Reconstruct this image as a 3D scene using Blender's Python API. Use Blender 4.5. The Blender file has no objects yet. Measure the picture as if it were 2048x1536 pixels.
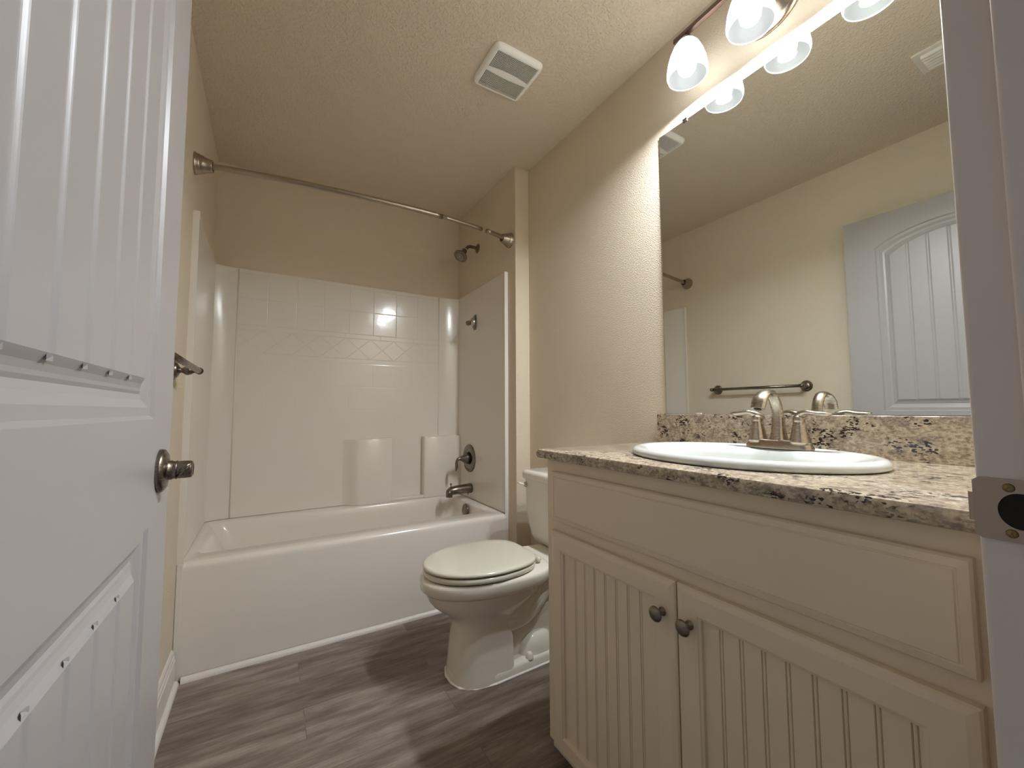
import bpy, bmesh, math, random
from mathutils import Vector, Matrix, Quaternion
random.seed(4)
S = bpy.context.scene
COL = S.collection
PI = math.pi
# ------------------------------------------------------------------ camera, world, exposure
L, W, H = 1.4729, 1.5655, 2.44            # alcove length, room width, ceiling height (metres)
YW, YD = -0.8163, -2.639                  # wing wall end, door wall face
cam_d = bpy.data.cameras.new('camera')
cam = bpy.data.objects.new('camera', cam_d)
COL.objects.link(cam)
S.camera = cam
cam_d.sensor_fit = 'HORIZONTAL'
cam_d.sensor_width = 36.0
cam_d.lens = 812.09 / 2048 * 36.0
cam_d.clip_start = 0.02
yaw, pitch, roll = 0.5393, 0.0643, -0.0039
F = Vector((math.sin(yaw) * math.cos(pitch), math.cos(yaw) * math.cos(pitch), math.sin(pitch)))
R0 = Vector((math.cos(yaw), -math.sin(yaw), 0))
U0 = R0.cross(F)
R2 = R0 * math.cos(roll) + U0 * math.sin(roll)
U2 = -R0 * math.sin(roll) + U0 * math.cos(roll)
M = Matrix((R2, U2, -F)).transposed().to_4x4()
M.translation = Vector((0.2853, -2.7567, 1.0244))
cam.matrix_world = M
S.view_settings.view_transform = 'Standard'
S.view_settings.look = 'None'
S.view_settings.gamma = 1
S.view_settings.use_curve_mapping = False
S.view_settings.exposure = 0.45
S.cycles.diffuse_bounces = 8
S.cycles.max_bounces = 14
BULB, SHADE, INNER, LAMP, HALL = 3.0, 2.2, 0.30, 6.7, 0.11
world = bpy.data.worlds.new('world')
S.world = world
world.use_nodes = True
bg = world.node_tree.nodes['Background']
bg.inputs[0].default_value = (0.93, 0.95, 1.0, 1)
bg.inputs[1].default_value = HALL

# ------------------------------------------------------------------ materials
def lin(r, g, b):
    f = lambda c: ((c / 255 + .055) / 1.055) ** 2.4 if c > 10 else c / 255 / 12.92
    return (f(r), f(g), f(b), 1)

class Mat:
    def __init__(s, name, col, rough=.5, metal=0, spec=.5):
        s.m = bpy.data.materials.new(name); s.m.use_nodes = True
        s.t = s.m.node_tree; s.b = s.t.nodes['Principled BSDF']
        s.b.inputs['Base Color'].default_value = col
        s.b.inputs['Roughness'].default_value = rough
        s.b.inputs['Metallic'].default_value = metal
        s.b.inputs['Specular IOR Level'].default_value = spec
    def n(s, typ, **kw):
        nd = s.t.nodes.new(typ)
        for k, v in kw.items():
            if k in nd.inputs: nd.inputs[k].default_value = v
            else: setattr(nd, k, v)
        return nd
    def l(s, a, b): s.t.links.new(a, b)
    def coord(s, scale=(1, 1, 1), rot=(0, 0, 0), loc=(0, 0, 0)):
        c = s.n('ShaderNodeTexCoord'); mp = s.n('ShaderNodeMapping')
        mp.inputs['Scale'].default_value = scale; mp.inputs['Rotation'].default_value = rot
        mp.inputs['Location'].default_value = loc
        s.l(c.outputs['Object'], mp.inputs['Vector']); return mp.outputs['Vector']
    def noise(s, vec, scale, detail=3, rough=.5):
        nz = s.n('ShaderNodeTexNoise'); nz.inputs['Scale'].default_value = scale
        nz.inputs['Detail'].default_value = detail; nz.inputs['Roughness'].default_value = rough
        s.l(vec, nz.inputs['Vector']); return nz.outputs['Fac']
    def ramp(s, fac, stops, interp='LINEAR'):
        r = s.n('ShaderNodeValToRGB'); r.color_ramp.interpolation = interp
        e = r.color_ramp.elements
        while len(e) < len(stops): e.new(.5)
        for i, (p, c) in enumerate(stops):
            e[i].position = p; e[i].color = c if len(c) == 4 else (*c, 1)
        s.l(fac, r.inputs['Fac']); return r.outputs['Color']
    def bump(s, h, strength, dist=.002, prev=None):
        b = s.n('ShaderNodeBump'); b.inputs['Strength'].default_value = strength
        b.inputs['Distance'].default_value = dist
        s.l(h, b.inputs['Height'])
        if prev is not None: s.l(prev, b.inputs['Normal'])
        s.l(b.outputs['Normal'], s.b.inputs['Normal']); return b.outputs['Normal']
    def mix(s, fac, a, b, mode='MIX'):
        m = s.n('ShaderNodeMix'); m.data_type = 'RGBA'; m.blend_type = mode
        for sock, v in ((m.inputs[0], fac), (m.inputs[6], a), (m.inputs[7], b)):
            if isinstance(v, (int, float)): sock.default_value = v
            elif isinstance(v, tuple): sock.default_value = v
            else: s.l(v, sock)
        return m.outputs[2]
    def math(s, op, a, b=None, c=None):
        m = s.n('ShaderNodeMath'); m.operation = op
        for i, v in enumerate((a, b, c)):
            if v is None: continue
            if isinstance(v, (int, float)): m.inputs[i].default_value = v
            else: s.l(v, m.inputs[i])
        return m.outputs[0]

def painted(name, col, scale, strength, dist, lo=.42, hi=.62, rough=.75):
    m = Mat(name, col, rough, spec=.25)
    v = m.coord()
    n = m.noise(v, scale, 2.5, .55)
    r = m.ramp(n, [(lo, (0, 0, 0)), (hi, (1, 1, 1))])
    m.bump(r, strength, dist)
    c2 = m.noise(v, 3.0, 2)
    c = m.mix(m.ramp(c2, [(.3, (0, 0, 0)), (.7, (1, 1, 1))]), tuple(x * .97 for x in col[:3]) + (1,), col)
    m.l(c, m.b.inputs['Base Color'])
    return m.m
WALL = painted('orange_peel_beige_paint', lin(221, 208, 187), 230, .6, .0016)
CEIL = painted('knockdown_beige_ceiling', lin(220, 207, 187), 110, .7, .0028, .46, .66)
def glossy_white(name, col, rough=.25, wob=.0):
    m = Mat(name, col, rough, spec=.5)
    v = m.coord()
    n = m.noise(v, 30, 2)
    m.bump(n, .08 + wob, .001)
    return m
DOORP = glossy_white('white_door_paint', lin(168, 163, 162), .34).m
m_ = glossy_white('jamb_paint', lin(214, 206, 200), .4)
mm = m_.noise(m_.coord(), 14, 5, .7)
m_.l(m_.ramp(mm, [(.2, lin(196, 188, 178)), (.32, lin(214, 207, 202)), (1, lin(216, 209, 203))]), m_.b.inputs['Base Color'])
JAMB = m_.m
TRIM = glossy_white('white_trim_paint', lin(222, 216, 210), .4).m
ACRYL = glossy_white('white_fiberglass', lin(228, 222, 214), .16).m
PORC = glossy_white('glazed_porcelain', lin(226, 220, 208), .08).m
SEATM = glossy_white('seat_plastic', lin(210, 206, 190), .14).m
SINKM = glossy_white('white_sink_glaze', lin(206, 209, 205), .06).m
CAB = glossy_white('cream_cabinet_paint', lin(220, 206, 184), .42, .05).m
CAULK = glossy_white('white_caulk', lin(232, 228, 224), .5).m
CHROME = Mat('chrome', lin(200, 196, 190), .12, 1).m

def brushed(name, col, rough, aniso=(1, 1, 60)):
    m = Mat(name, col, rough, 1)
    n = m.noise(m.coord(aniso), 40, 3)
    r = m.math('MULTIPLY_ADD', n, .08, rough - .04)
    m.l(r, m.b.inputs['Roughness'])
    return m.m
NICK = brushed('brushed_nickel', lin(178, 166, 150), .27)
NICKR = brushed('satin_nickel_rod', lin(172, 160, 144), .30)
DNICK = brushed('dark_brushed_nickel', lin(134, 124, 114), .28)
STEEL = brushed('dull_plate', lin(168, 156, 142), .45)
DARK = Mat('void_shade', lin(22, 18, 14), .8).m  # near-black stand-in for shade inside gaps, holes and openings
RUBBER = Mat('black_rubber', lin(18, 16, 15), .5).m
WHITEP = Mat('white_plastic', lin(226, 220, 210), .35).m
BRASS = Mat('aged_screw', lin(140, 122, 84), .4, 1).m
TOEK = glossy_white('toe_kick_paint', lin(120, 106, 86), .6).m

# surround back panel: embossed tile grid and diamond band
def tile_mat():
    m = Mat('embossed_tile_fiberglass', lin(228, 222, 214), .14, spec=.5)
    c = m.n('ShaderNodeTexCoord'); sp = m.n('ShaderNodeSeparateXYZ')
    m.l(c.outputs['Object'], sp.inputs[0])
    X, Z = m.math('ADD', sp.outputs[0], .737), m.math('ADD', sp.outputs[2], .4364)
    def line(v, per, off, w=.0035):
        a = m.math('ADD', v, off); a = m.math('PINGPONG', a, per / 2)
        return m.math('SUBTRACT', 1.0, m.ss(a, w))
    def ss(a, w):
        mr = m.n('ShaderNodeMapRange'); mr.interpolation_type = 'SMOOTHSTEP'
        mr.inputs['From Min'].default_value = 0; mr.inputs['From Max'].default_value = w
        m.l(a, mr.inputs['Value']); return mr.outputs['Result']
    m.ss = ss
    def band(v, a, b): return m.math('MULTIPLY', m.math('GREATER_THAN', v, a), m.math('LESS_THAN', v, b))
    vx = line(X, .150, -.714 + 1.5)
    hz_top = line(Z, .150, -1.518 + 1.5)
    hz_low = line(Z, .150, -1.326 + 1.5)
    up = m.math('GREATER_THAN', Z, 1.516)
    lo = m.math('MULTIPLY', m.math('LESS_THAN', Z, 1.328), m.math('GREATER_THAN', Z, .93))
    g_up = m.math('MULTIPLY', up, m.math('MAXIMUM', vx, hz_top))
    g_lo = m.math('MULTIPLY', m.math('MULTIPLY', lo, m.math('MAXIMUM', vx, hz_low)), .35)
    # band rules
    def single(z0):
        a = m.math('ABSOLUTE', m.math('SUBTRACT', Z, z0)); return m.math('SUBTRACT', 1.0, ss(a, .0035))
    rules = m.math('MAXIMUM', single(1.488), single(1.356))
    # diamonds: pitch .152 in x, .132 in z
    zz = m.math('MULTIPLY', m.math('SUBTRACT', Z, 1.356), .1515 / .132)
    d1 = line(m.math('ADD', X, zz), .1515, -.847 - .1515 + 1.515, .004)
    d2 = line(m.math('SUBTRACT', X, zz), .1515, -.847 + .1515 + 1.515, .004)
    dia = m.math('MULTIPLY', band(Z, 1.356, 1.488), m.math('MAXIMUM', d1, d2))
    inb = band(Z, 1.488, 1.516)
    vs = m.math('MULTIPLY', inb, line(X, .22, -.911 + 2.2))
    g = m.math('MAXIMUM', m.math('MAXIMUM', g_up, g_lo), m.math('MAXIMUM', m.math('MAXIMUM', rules, dia), vs))
    b1 = m.bump(m.math('MULTIPLY', g, -1.0), 1.0, .0010)
    # the panel is slightly wavy
    n = m.noise(m.coord(), 14, 2)
    m.bump(n, .12, .004, b1)
    return m.m
TILE = tile_mat()

def granite():
    m = Mat('speckled_granite', (1, 1, 1, 1), .12, spec=.5)
    v = m.coord()
    vs = m.coord((1, .55, 1), (.5, .3, .6))
    base = m.ramp(m.noise(v, 75, 6, .75), [(.30, lin(128, 112, 96)), (.44, lin(168, 153, 132)), (.58, lin(192, 178, 156)), (.72, lin(208, 197, 180))])
    gr = m.ramp(m.noise(vs, 30, 4, .6), [(.52, (0, 0, 0)), (.66, (1, 1, 1))])
    c1 = m.mix(m.math('MULTIPLY', gr, .6), base, lin(118, 106, 104))
    vo = m.n('ShaderNodeTexVoronoi'); vo.inputs['Scale'].default_value = 300; vo.inputs['Randomness'].default_value = 1
    m.l(vs, vo.inputs['Vector'])
    spk = m.ramp(vo.outputs['Color'], [(.0, (1, 1, 1)), (.36, (1, 1, 1)), (.38, (0, 0, 0))], 'LINEAR')
    cl = m.ramp(m.noise(vs, 24, 4, .65), [(.50, (0, 0, 0)), (.57, (1, 1, 1))])
    cl2 = m.ramp(m.noise(vs, 60, 5, .75), [(.56, (0, 0, 0)), (.60, (1, 1, 1))])
    dk = m.math('MAXIMUM', m.math('MULTIPLY', spk, m.math('MAXIMUM', cl, .36)), m.math('MULTIPLY', cl2, m.math('ADD', m.math('MULTIPLY', cl, .7), .3)))
    c2 = m.mix(dk, c1, lin(44, 36, 34))
    m.l(c2, m.b.inputs['Base Color'])
    return m.m
GRAN = granite()

def floor_mat():
    m = Mat('grey_brown_vinyl_plank', (1, 1, 1, 1), .42, spec=.35)
    v = m.coord(loc=(.35, .06, 0))
    br = m.n('ShaderNodeTexBrick')
    br.offset = .37; br.squash = 1
    br.inputs['Scale'].default_value = 1; br.inputs['Brick Width'].default_value = 1.22
    br.inputs['Row Height'].default_value = .152; br.inputs['Mortar Size'].default_value = .0012
    br.inputs['Color1'].default_value = (0, 0, 0, 1); br.inputs['Color2'].default_value = (1, 1, 1, 1)
    br.inputs['Mortar'].default_value = (.5, .5, .5, 1)
    m.l(v, br.inputs['Vector'])
    # per-plank offset of the grain
    vm = m.n('ShaderNodeVectorMath'); vm.operation = 'MULTIPLY_ADD'
    m.l(br.outputs['Color'], vm.inputs[0]); vm.inputs[1].default_value = (3.1, 1.7, 0)
    m.l(m.coord((1.3, 9, 1)), vm.inputs[2])
    g1 = m.noise(vm.outputs[0], 3.0, 6, .62)
    vm2 = m.n('ShaderNodeVectorMath'); vm2.operation = 'MULTIPLY_ADD'
    m.l(br.outputs['Color'], vm2.inputs[0]); vm2.inputs[1].default_value = (5, 3, 0)
    m.l(m.coord((5, 90, 1)), vm2.inputs[2])
    g2 = m.noise(vm2.outputs[0], 2.0, 4, .6)
    base = m.ramp(g1, [(.25, lin(92, 80, 71)), (.45, lin(124, 112, 103)), (.6, lin(146, 134, 125)), (.78, lin(164, 153, 144))])
    tone = m.ramp(br.outputs['Color'], [(0, (.80, .79, .78)), (1, (1.12, 1.12, 1.12))])
    c = m.mix(1.0, base, tone, 'MULTIPLY')
    blot = m.ramp(m.noise(m.coord((1.6, 4.5, 1)), 3.2, 5, .65), [(.3, (.80, .78, .76)), (.55, (1, 1, 1)), (.75, (1.1, 1.1, 1.1))])
    c = m.mix(1.0, c, blot, 'MULTIPLY')
    kn = m.ramp(m.noise(m.coord((4, 22, 1)), 3.0, 5, .7), [(.66, (1, 1, 1)), (.74, (.72, .68, .64))])
    c = m.mix(1.0, c, kn, 'MULTIPLY')
    fine = m.ramp(g2, [(.3, (.82, .82, .82)), (.65, (1.06, 1.06, 1.06))])
    c = m.mix(1.0, c, fine, 'MULTIPLY')
    seam = m.ramp(br.outputs['Fac'], [(0, (1, 1, 1)), (1, (.78, .76, .75))])
    c = m.mix(1.0, c, seam, 'MULTIPLY')
    m.l(c, m.b.inputs['Base Color'])
    m.bump(g2, .25, .0006)
    return m.m
FLOORM = floor_mat()

def emis(name, col, strength, base=.9):
    m = bpy.data.materials.new(name); m.use_nodes = True
    b = m.node_tree.nodes['Principled BSDF']
    b.inputs['Base Color'].default_value = (base, base, base, 1)
    b.inputs['Emission Color'].default_value = col
    b.inputs['Emission Strength'].default_value = strength
    b.inputs['Roughness'].default_value = .25
    return m
BULBM = emis('lit_bulb_glass', (.93, .96, 1.0, 1), BULB)
INNERM = emis('dimmed_inner_glass', (.96, 1.0, .98, 1), INNER, .14)  # dark base and weak glow put the grey inner crescents into the colour
SHADEM = emis('glowing_frosted_glass', (.92, .97, 1.0, 1), SHADE, .5)
def mirror_mat():
    m = Mat('silvered_mirror', (.80, .82, .79, 1), .0, 1)
    n = m.noise(m.coord(), 2, 1)
    m.l(m.ramp(n, [(0, (.80, .82, .79)), (1, (.81, .83, .80))]), m.b.inputs['Base Color'])
    return m.m
MIRR = mirror_mat()
GEDGE = Mat('mirror_glass_edge', lin(84, 88, 76), .15, 0).m

# ------------------------------------------------------------------ mesh helpers (world coordinates)
class MB:
    def __init__(s): s.v = []; s.f = []; s.sm = []
    def add(s, vs, fs, smooth=False):
        o = len(s.v); s.v += [tuple(v) for v in vs]
        for f in fs: s.f.append([o + i for i in f]); s.sm.append(smooth)
        return s
    def box(s, x0, x1, y0, y1, z0, z1):
        x0, x1 = sorted((x0, x1)); y0, y1 = sorted((y0, y1)); z0, z1 = sorted((z0, z1))
        vs = [(x, y, z) for z in (z0, z1) for y in (y0, y1) for x in (x0, x1)]
        return s.add(vs, [(0, 2, 3, 1), (4, 5, 7, 6), (0, 1, 5, 4), (2, 6, 7, 3), (0, 4, 6, 2), (1, 3, 7, 5)])
    def rings(s, rs, closed=True, cap0=True, cap1=True, smooth=True):
        n = len(rs[0]); vs = [p for r in rs for p in r]; fs = []
        for k in range(len(rs) - 1):
            for i in range(n if closed else n - 1):
                j = (i + 1) % n
                fs.append((k * n + i, k * n + j, (k + 1) * n + j, (k + 1) * n + i))
        o = len(s.v); s.add(vs, fs, smooth)
        if cap0: s.f.append([o + i for i in range(n)][::-1]); s.sm.append(False)
        if cap1: s.f.append([o + (len(rs) - 1) * n + i for i in range(n)]); s.sm.append(False)
        return s
    def lathe(s, prof, origin, axis, n=40, cap0=True, cap1=True, sx=1.0, up=None):
        a = Vector(axis).normalized(); u = Vector(up) if up else (Vector((0, 0, 1)) if abs(a.z) < .9 else Vector((1, 0, 0)))
        e1 = (u - a * u.dot(a)).normalized(); e2 = a.cross(e1); o = Vector(origin)
        rs = []
        for r, h in prof:
            r = max(r, 1e-5)
            rs.append([o + a * h + e1 * (r * math.cos(2 * PI * i / n)) + e2 * (r * sx * math.sin(2 * PI * i / n)) for i in range(n)])
        return s.rings(rs, True, cap0, cap1)
    def tube(s, pts, rad, n=20, flat=1.0, up=None, cap=True):
        pts = [Vector(p) for p in pts]; m = len(pts)
        if not isinstance(rad, (list, tuple)): rad = [rad] * m
        if not isinstance(flat, (list, tuple)): flat = [flat] * m
        rs = []; e1 = None
        for k in range(m):
            t = (pts[min(k + 1, m - 1)] - pts[max(k - 1, 0)]).normalized()
            if e1 is None:
                u = Vector(up) if up else (Vector((0, 0, 1)) if abs(t.z) < .9 else Vector((1, 0, 0)))
                e1 = (u - t * u.dot(t)).normalized()
            else: e1 = (e1 - t * e1.dot(t)).normalized()
            e2 = t.cross(e1)
            rs.append([pts[k] + e1 * (rad[k] * flat[k] * math.cos(2 * PI * i / n)) + e2 * (rad[k] * math.sin(2 * PI * i / n)) for i in range(n)])
        return s.rings(rs, True, cap, cap)

def spline(pts, n=8):
    "Catmull-Rom through pts"
    P = [Vector(p) for p in pts]; out = []
    for i in range(len(P) - 1):
        a = P[max(i - 1, 0)]; b = P[i]; c = P[i + 1]; d = P[min(i + 2, len(P) - 1)]
        for k in range(n):
            t = k / n
            out.append(.5 * ((2 * b) + (-a + c) * t + (2 * a - 5 * b + 4 * c - d) * t * t + (-a + 3 * b - 3 * c + d) * t ** 3))
    out.append(P[-1]); return out
def interp(vals, n=8):
    return [v[0] for v in spline([(x, 0, 0) for x in vals], n)]

def build(name, mb, mat, parent=None, bevel=0, seg=2, subd=0, autosm=None, weld=False):
    off = Vector((0, 0, 0)); p = parent
    while p is not None: off += p.location; p = p.parent
    me = bpy.data.meshes.new(name)
    me.from_pydata([tuple(Vector(v) - off) for v in mb.v], [], mb.f)
    me.update()
    bm = bmesh.new(); bm.from_mesh(me)
    if weld: bmesh.ops.remove_doubles(bm, verts=bm.verts, dist=1e-5)
    bmesh.ops.recalc_face_normals(bm, faces=bm.faces)
    bm.to_mesh(me); bm.free()
    for i, p in enumerate(me.polygons): p.use_smooth = (mb.sm[i] if i < len(mb.sm) and not weld else bool(autosm))
    me.materials.append(mat)
    o = bpy.data.objects.new(name, me); COL.objects.link(o)
    if parent: o.parent = parent
    if bevel:
        b = o.modifiers.new('bevel', 'BEVEL'); b.width = bevel; b.segments = seg; b.limit_method = 'ANGLE'; b.angle_limit = math.radians(40)
        b.harden_normals = False
    if subd:
        b = o.modifiers.new('sub', 'SUBSURF'); b.levels = subd; b.render_levels = subd
    if autosm or bevel:
        for p in me.polygons: p.use_smooth = True if autosm or any(mb.sm) else p.use_smooth
        try: me.set_sharp_from_angle(angle=math.radians(autosm or 35))
        except Exception: pass
    return o
def thing(name, label, cat, loc=(0, 0, 0), group=None):
    o = bpy.data.objects.new(name, None); COL.objects.link(o); o.location = loc
    o.empty_display_size = .1
    o['label'] = label; o['category'] = cat
    if group: o['group'] = group
    return o
def tag(o, label, cat, group=None, kind=None):
    o['label'] = label; o['category'] = cat
    if group: o['group'] = group
    if kind: o['kind'] = kind
    return o
def struct(o, label=None, cat=None):
    o['kind'] = 'structure'
    if label: o['label'] = label
    if cat: o['category'] = cat
    return o

# ------------------------------------------------------------------ room shell
YO = -2.759                                # hall side of the door wall
OX0, OX1, OH = .105, .905, 2.05            # door opening
struct(build('floor', MB().box(-.1, 1.67, YO, .1, -.06, 0), FLOORM), 'grey-brown wood-look vinyl plank floor', 'floor')
struct(build('ceiling', MB().box(-.1, 1.67, YO, .1, H, H + .08), CEIL), 'beige ceiling with knockdown texture', 'ceiling')
struct(build('wall_left', MB().box(-.1, 0, YO, .1, 0, H), WALL), 'beige textured wall behind the open white door', 'wall')
struct(build('wall_back', MB().box(0, 1.67, 0, .1, 0, H), WALL), 'beige wall above the white shower surround at the far end', 'wall')
struct(build('wall_right', MB().box(W, 1.67, YO, 0, 0, H), WALL), 'beige textured wall carrying mirror and vanity light', 'wall')
struct(build('wall_alcove', MB().box(L, W, YW, 0, 0, H), WALL, bevel=.002), 'narrow beige wing wall at the faucet end of the tub', 'wall')
wd = MB().box(0, OX0 - .02, YO, YD, 0, H).box(OX1 + .02, W, YO, YD, 0, H).box(OX0 - .02, OX1 + .02, YO, YD, OH + .02, H)
struct(build('wall_door', wd, WALL), 'beige wall around the doorway the camera stands in', 'wall')
jb = MB().box(OX1, OX1 + .02, YO, YD, 0, OH).box(OX1 - .011, OX1, YO + .012, -2.675, 0, OH)
jr = struct(build('trim_1', jb, JAMB, bevel=.004, seg=3), 'scuffed white door jamb at the right edge, with strike plate', 'door frame')
jb = MB().box(OX0 - .02, OX0, YO, YD, 0, OH).box(OX0, OX0 + .011, YO + .012, -2.675, 0, OH).box(OX0 - .02, OX1 + .02, YO, YD, OH, OH + .02)
struct(build('trim_2', jb, JAMB, bevel=.002), 'white hinge-side jamb and door head', 'door frame')

# strike plate (sub-part of the right jamb)
def strike():
    x = OX1; zc = .9255; ya, yb = -2.637, -2.690
    # plate with a rounded hole, in the plane x = const
    cy, r = -2.6680, .0150
    z0, z1 = zc - .030, zc + .030
    n = 40; outer = []; inner = []
    for i in range(n):
        a = 2 * PI * i / n
        c, s_ = math.cos(a), math.sin(a)
        k = 1 / max(abs(c) / ((ya - yb) / 2), abs(s_) / ((z1 - z0) / 2))
        outer.append(((ya + yb) / 2 + c * k, zc + s_ * k))
        inner.append((cy + r * c, zc + r * 1.15 * s_))
    mb = MB()
    rs = [[(x - .0002, y, z) for y, z in outer], [(x - .0022, y, z) for y, z in outer], [(x - .0022, y, z) for y, z in inner], [(x + .010, y, z) for y, z in inner]]
    mb.rings(rs, True, False, False, False)
    # lip wrapping over the jamb edge
    lip = []
    for k in range(7):
        a = k / 6 * PI * .45
        lip.append([(x - .0022 + .004 * (1 - math.cos(a)), ya + .004 * math.sin(a), z) for z in (zc - .014, zc + .014)])
    mb.rings(lip, False, False, False, True)
    sp = build('strike_plate', mb, STEEL, jr)
    build('latch_hole', MB().lathe([(.0168, 0), (.0168, .0015)], (x - .0012, cy, zc), (1, 0, 0)), DARK, sp)
    for dz in (-.0218, .0218):
        s = MB().lathe([(.0001, .0012), (.0036, .001), (.0042, 0)], (x - .0022, -2.661, zc + dz), (-1, 0, 0), 20)
        s.box(x - .0037, x - .0032, -2.6636, -2.6584, zc + dz - .0005, zc + dz + .0005)
        s.box(x - .0037, x - .0032, -2.6615, -2.6605, zc + dz - .0026, zc + dz + .0026)
        build('screw', s, BRASS, sp)
strike()

# baseboards with stepped top, quarter round
def baseboard(name, pts, nrm, h=.135, t=.013, label=''):
    (x0, y0), (x1, y1) = pts; nx, ny = nrm
    prof = [(0, 0), (t, 0), (t, h * .70), (t * .78, h * .73), (t * .78, h * .80), (t * .52, h * .84), (t * .52, h * .91), (t * .25, h * .97), (0, h)]
    rs = [[(x + nx * a, y + ny * a, z) for a, z in prof] for x, y in ((x0, y0), (x1, y1))]
    o = struct(build(name, MB().rings(rs, smooth=False), TRIM), label, 'baseboard')
    q = [(t, 0)] + [(t + .014 * math.cos(a), .017 * math.sin(a)) for a in [k * PI / 16 for k in range(9)]]
    rs = [[(x + nx * a, y + ny * a, z) for a, z in q] for x, y in ((x0, y0), (x1, y1))]
    build('shoe_molding', MB().rings(rs, smooth=False), TRIM, o)
    return o
baseboard('baseboard_left', [(0, -.745), (0, YD)], (1, 0), label='white stepped baseboard along the left wall, ending at the tub')
baseboard('baseboard_right', [(W, YW), (W, -1.712)], (-1, 0), label='white baseboard behind the toilet')
baseboard('baseboard_alcove', [(L + .002, YW), (W - .03, YW)], (0, -1), label='short white baseboard on the end of the wing wall')
q = [(0, 0)] + [(.016 * math.cos(a), .019 * math.sin(a)) for a in [k * PI / 16 for k in range(9)]]
struct(build('trim_3', MB().rings([[(x, -.7315 - a, z) for a, z in q] for x in (.030, L - .004)], smooth=False), TRIM), 'thin white quarter-round strip along the bottom of the tub apron', 'trim')

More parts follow.
